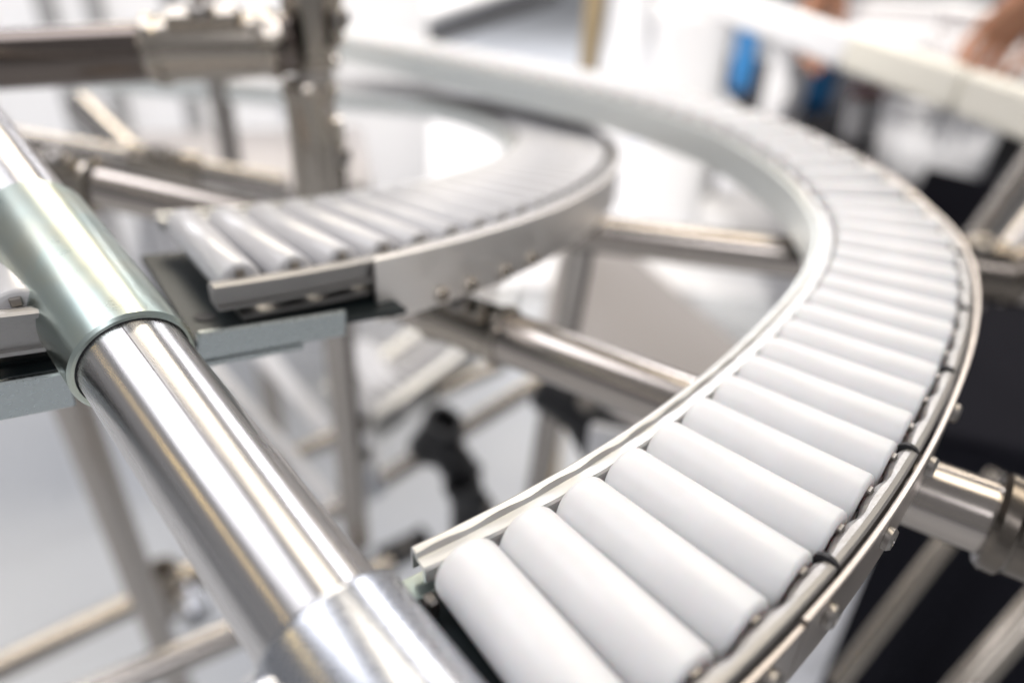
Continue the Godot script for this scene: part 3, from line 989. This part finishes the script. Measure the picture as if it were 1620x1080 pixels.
func hand() -> ArrayMesh:
	# bones: from, to, radii; the hand points up y, palm towards +z
	var bones := []
	bones.append([Vector3(0, -0.16, 0), Vector3(0, 0.0, 0), 0.036, 0.026])
	bones.append([Vector3(-0.012, 0.0, 0), Vector3(-0.022, 0.075, 0), 0.022, 0.014])
	bones.append([Vector3(0.0, 0.0, 0), Vector3(0.0, 0.08, 0), 0.022, 0.014])
	bones.append([Vector3(0.012, 0.0, 0), Vector3(0.024, 0.07, 0), 0.022, 0.013])
	var roots := [Vector3(-0.029, 0.078, 0), Vector3(-0.009, 0.085, 0), Vector3(0.011, 0.082, 0), Vector3(0.030, 0.072, 0)]
	var lens := [0.042, 0.047, 0.044, 0.034]
	for i in 4:
		var p: Vector3 = roots[i]
		var ang := 0.35 + 0.08 * i
		var l: float = lens[i]
		var r := 0.0092 - 0.0006 * absf(i - 1.2)
		for k in 3:
			var d := Vector3((i - 1.5) * 0.09, cos(ang), sin(ang)).normalized()
			var q := p + d * l
			bones.append([p, q, r, r * 0.92])
			p = q
			l *= 0.68
			r *= 0.92
			ang += 0.55
	bones.append([Vector3(-0.022, 0.015, 0.004), Vector3(-0.045, 0.045, 0.016), 0.016, 0.0115])
	bones.append([Vector3(-0.045, 0.045, 0.016), Vector3(-0.052, 0.078, 0.030), 0.0115, 0.0105])
	bones.append([Vector3(-0.052, 0.078, 0.030), Vector3(-0.046, 0.104, 0.042), 0.0102, 0.008])
	return surface_nets(bones, 0.0042, 0.006)


func field(p: Vector3, bones: Array, blend: float) -> float:
	var d := 1.0
	for b in bones:
		var ab: Vector3 = b[1] - b[0]
		var t := clampf((p - b[0]).dot(ab) / ab.length_squared(), 0.0, 1.0)
		var e: float = p.distance_to(b[0] + ab * t) - lerpf(b[2], b[3], t)
		var h := clampf(0.5 + 0.5 * (d - e) / blend, 0.0, 1.0)
		d = lerpf(d, e, h) - blend * h * (1.0 - h)
	return d


func surface_nets(bones: Array, cell: float, blend: float) -> ArrayMesh:
	var near := {}
	for b in bones:
		var n := int(ceil(b[0].distance_to(b[1]) / cell)) + 1
		for i in n + 1:
			var t := float(i) / n
			var c: Vector3 = (b[0] as Vector3).lerp(b[1], t)
			var r := int(ceil((lerpf(b[2], b[3], t) + 2.0 * cell) / cell))
			var o := Vector3i((c / cell).floor())
			for x in range(-r, r + 1):
				for y in range(-r, r + 1):
					for z in range(-r, r + 1):
						if absf(Vector3(x, y, z).length() * cell - lerpf(b[2], b[3], t)) < 2.6 * cell:
							near[o + Vector3i(x, y, z)] = true
	var val := {}
	var corner := [Vector3i(0, 0, 0), Vector3i(1, 0, 0), Vector3i(0, 1, 0), Vector3i(1, 1, 0), Vector3i(0, 0, 1), Vector3i(1, 0, 1), Vector3i(0, 1, 1), Vector3i(1, 1, 1)]
	var vert := {}
	for c in near:
		var lo := 1.0
		var hi := -1.0
		for k in corner:
			var g: Vector3i = c + k
			if not val.has(g):
				val[g] = field(Vector3(g) * cell, bones, blend)
			lo = minf(lo, val[g])
			hi = maxf(hi, val[g])
		if lo < 0.0 and hi >= 0.0:
			var sum := Vector3.ZERO
			var cnt := 0
			for i in 8:
				for ax in [1, 2, 4]:
					if i & ax == 0:
						var va: float = val[c + corner[i]]
						var vb: float = val[c + corner[i | ax]]
						if (va < 0.0) != (vb < 0.0):
							sum += (Vector3(c + corner[i])).lerp(Vector3(c + corner[i | ax]), va / (va - vb))
							cnt += 1
			vert[c] = sum / cnt * cell
	var st := shape()
	var axes := [[Vector3i(1, 0, 0), Vector3i(0, 1, 0), Vector3i(0, 0, 1)], [Vector3i(0, 1, 0), Vector3i(0, 0, 1), Vector3i(1, 0, 0)], [Vector3i(0, 0, 1), Vector3i(1, 0, 0), Vector3i(0, 1, 0)]]
	for c in vert:
		for ax in axes:
			var va: float = val[c]
			var vb: float = val.get(c + ax[0], va)
			if (va < 0.0) == (vb < 0.0):
				continue
			var q := [c, c - ax[1], c - ax[1] - ax[2], c - ax[2]]
			if not (vert.has(q[1]) and vert.has(q[2]) and vert.has(q[3])):
				continue
			if va < 0.0:
				quad(st, vert[q[0]], vert[q[3]], vert[q[2]], vert[q[1]], 1)
			else:
				quad(st, vert[q[0]], vert[q[1]], vert[q[2]], vert[q[3]], 1)
	return commit(st)
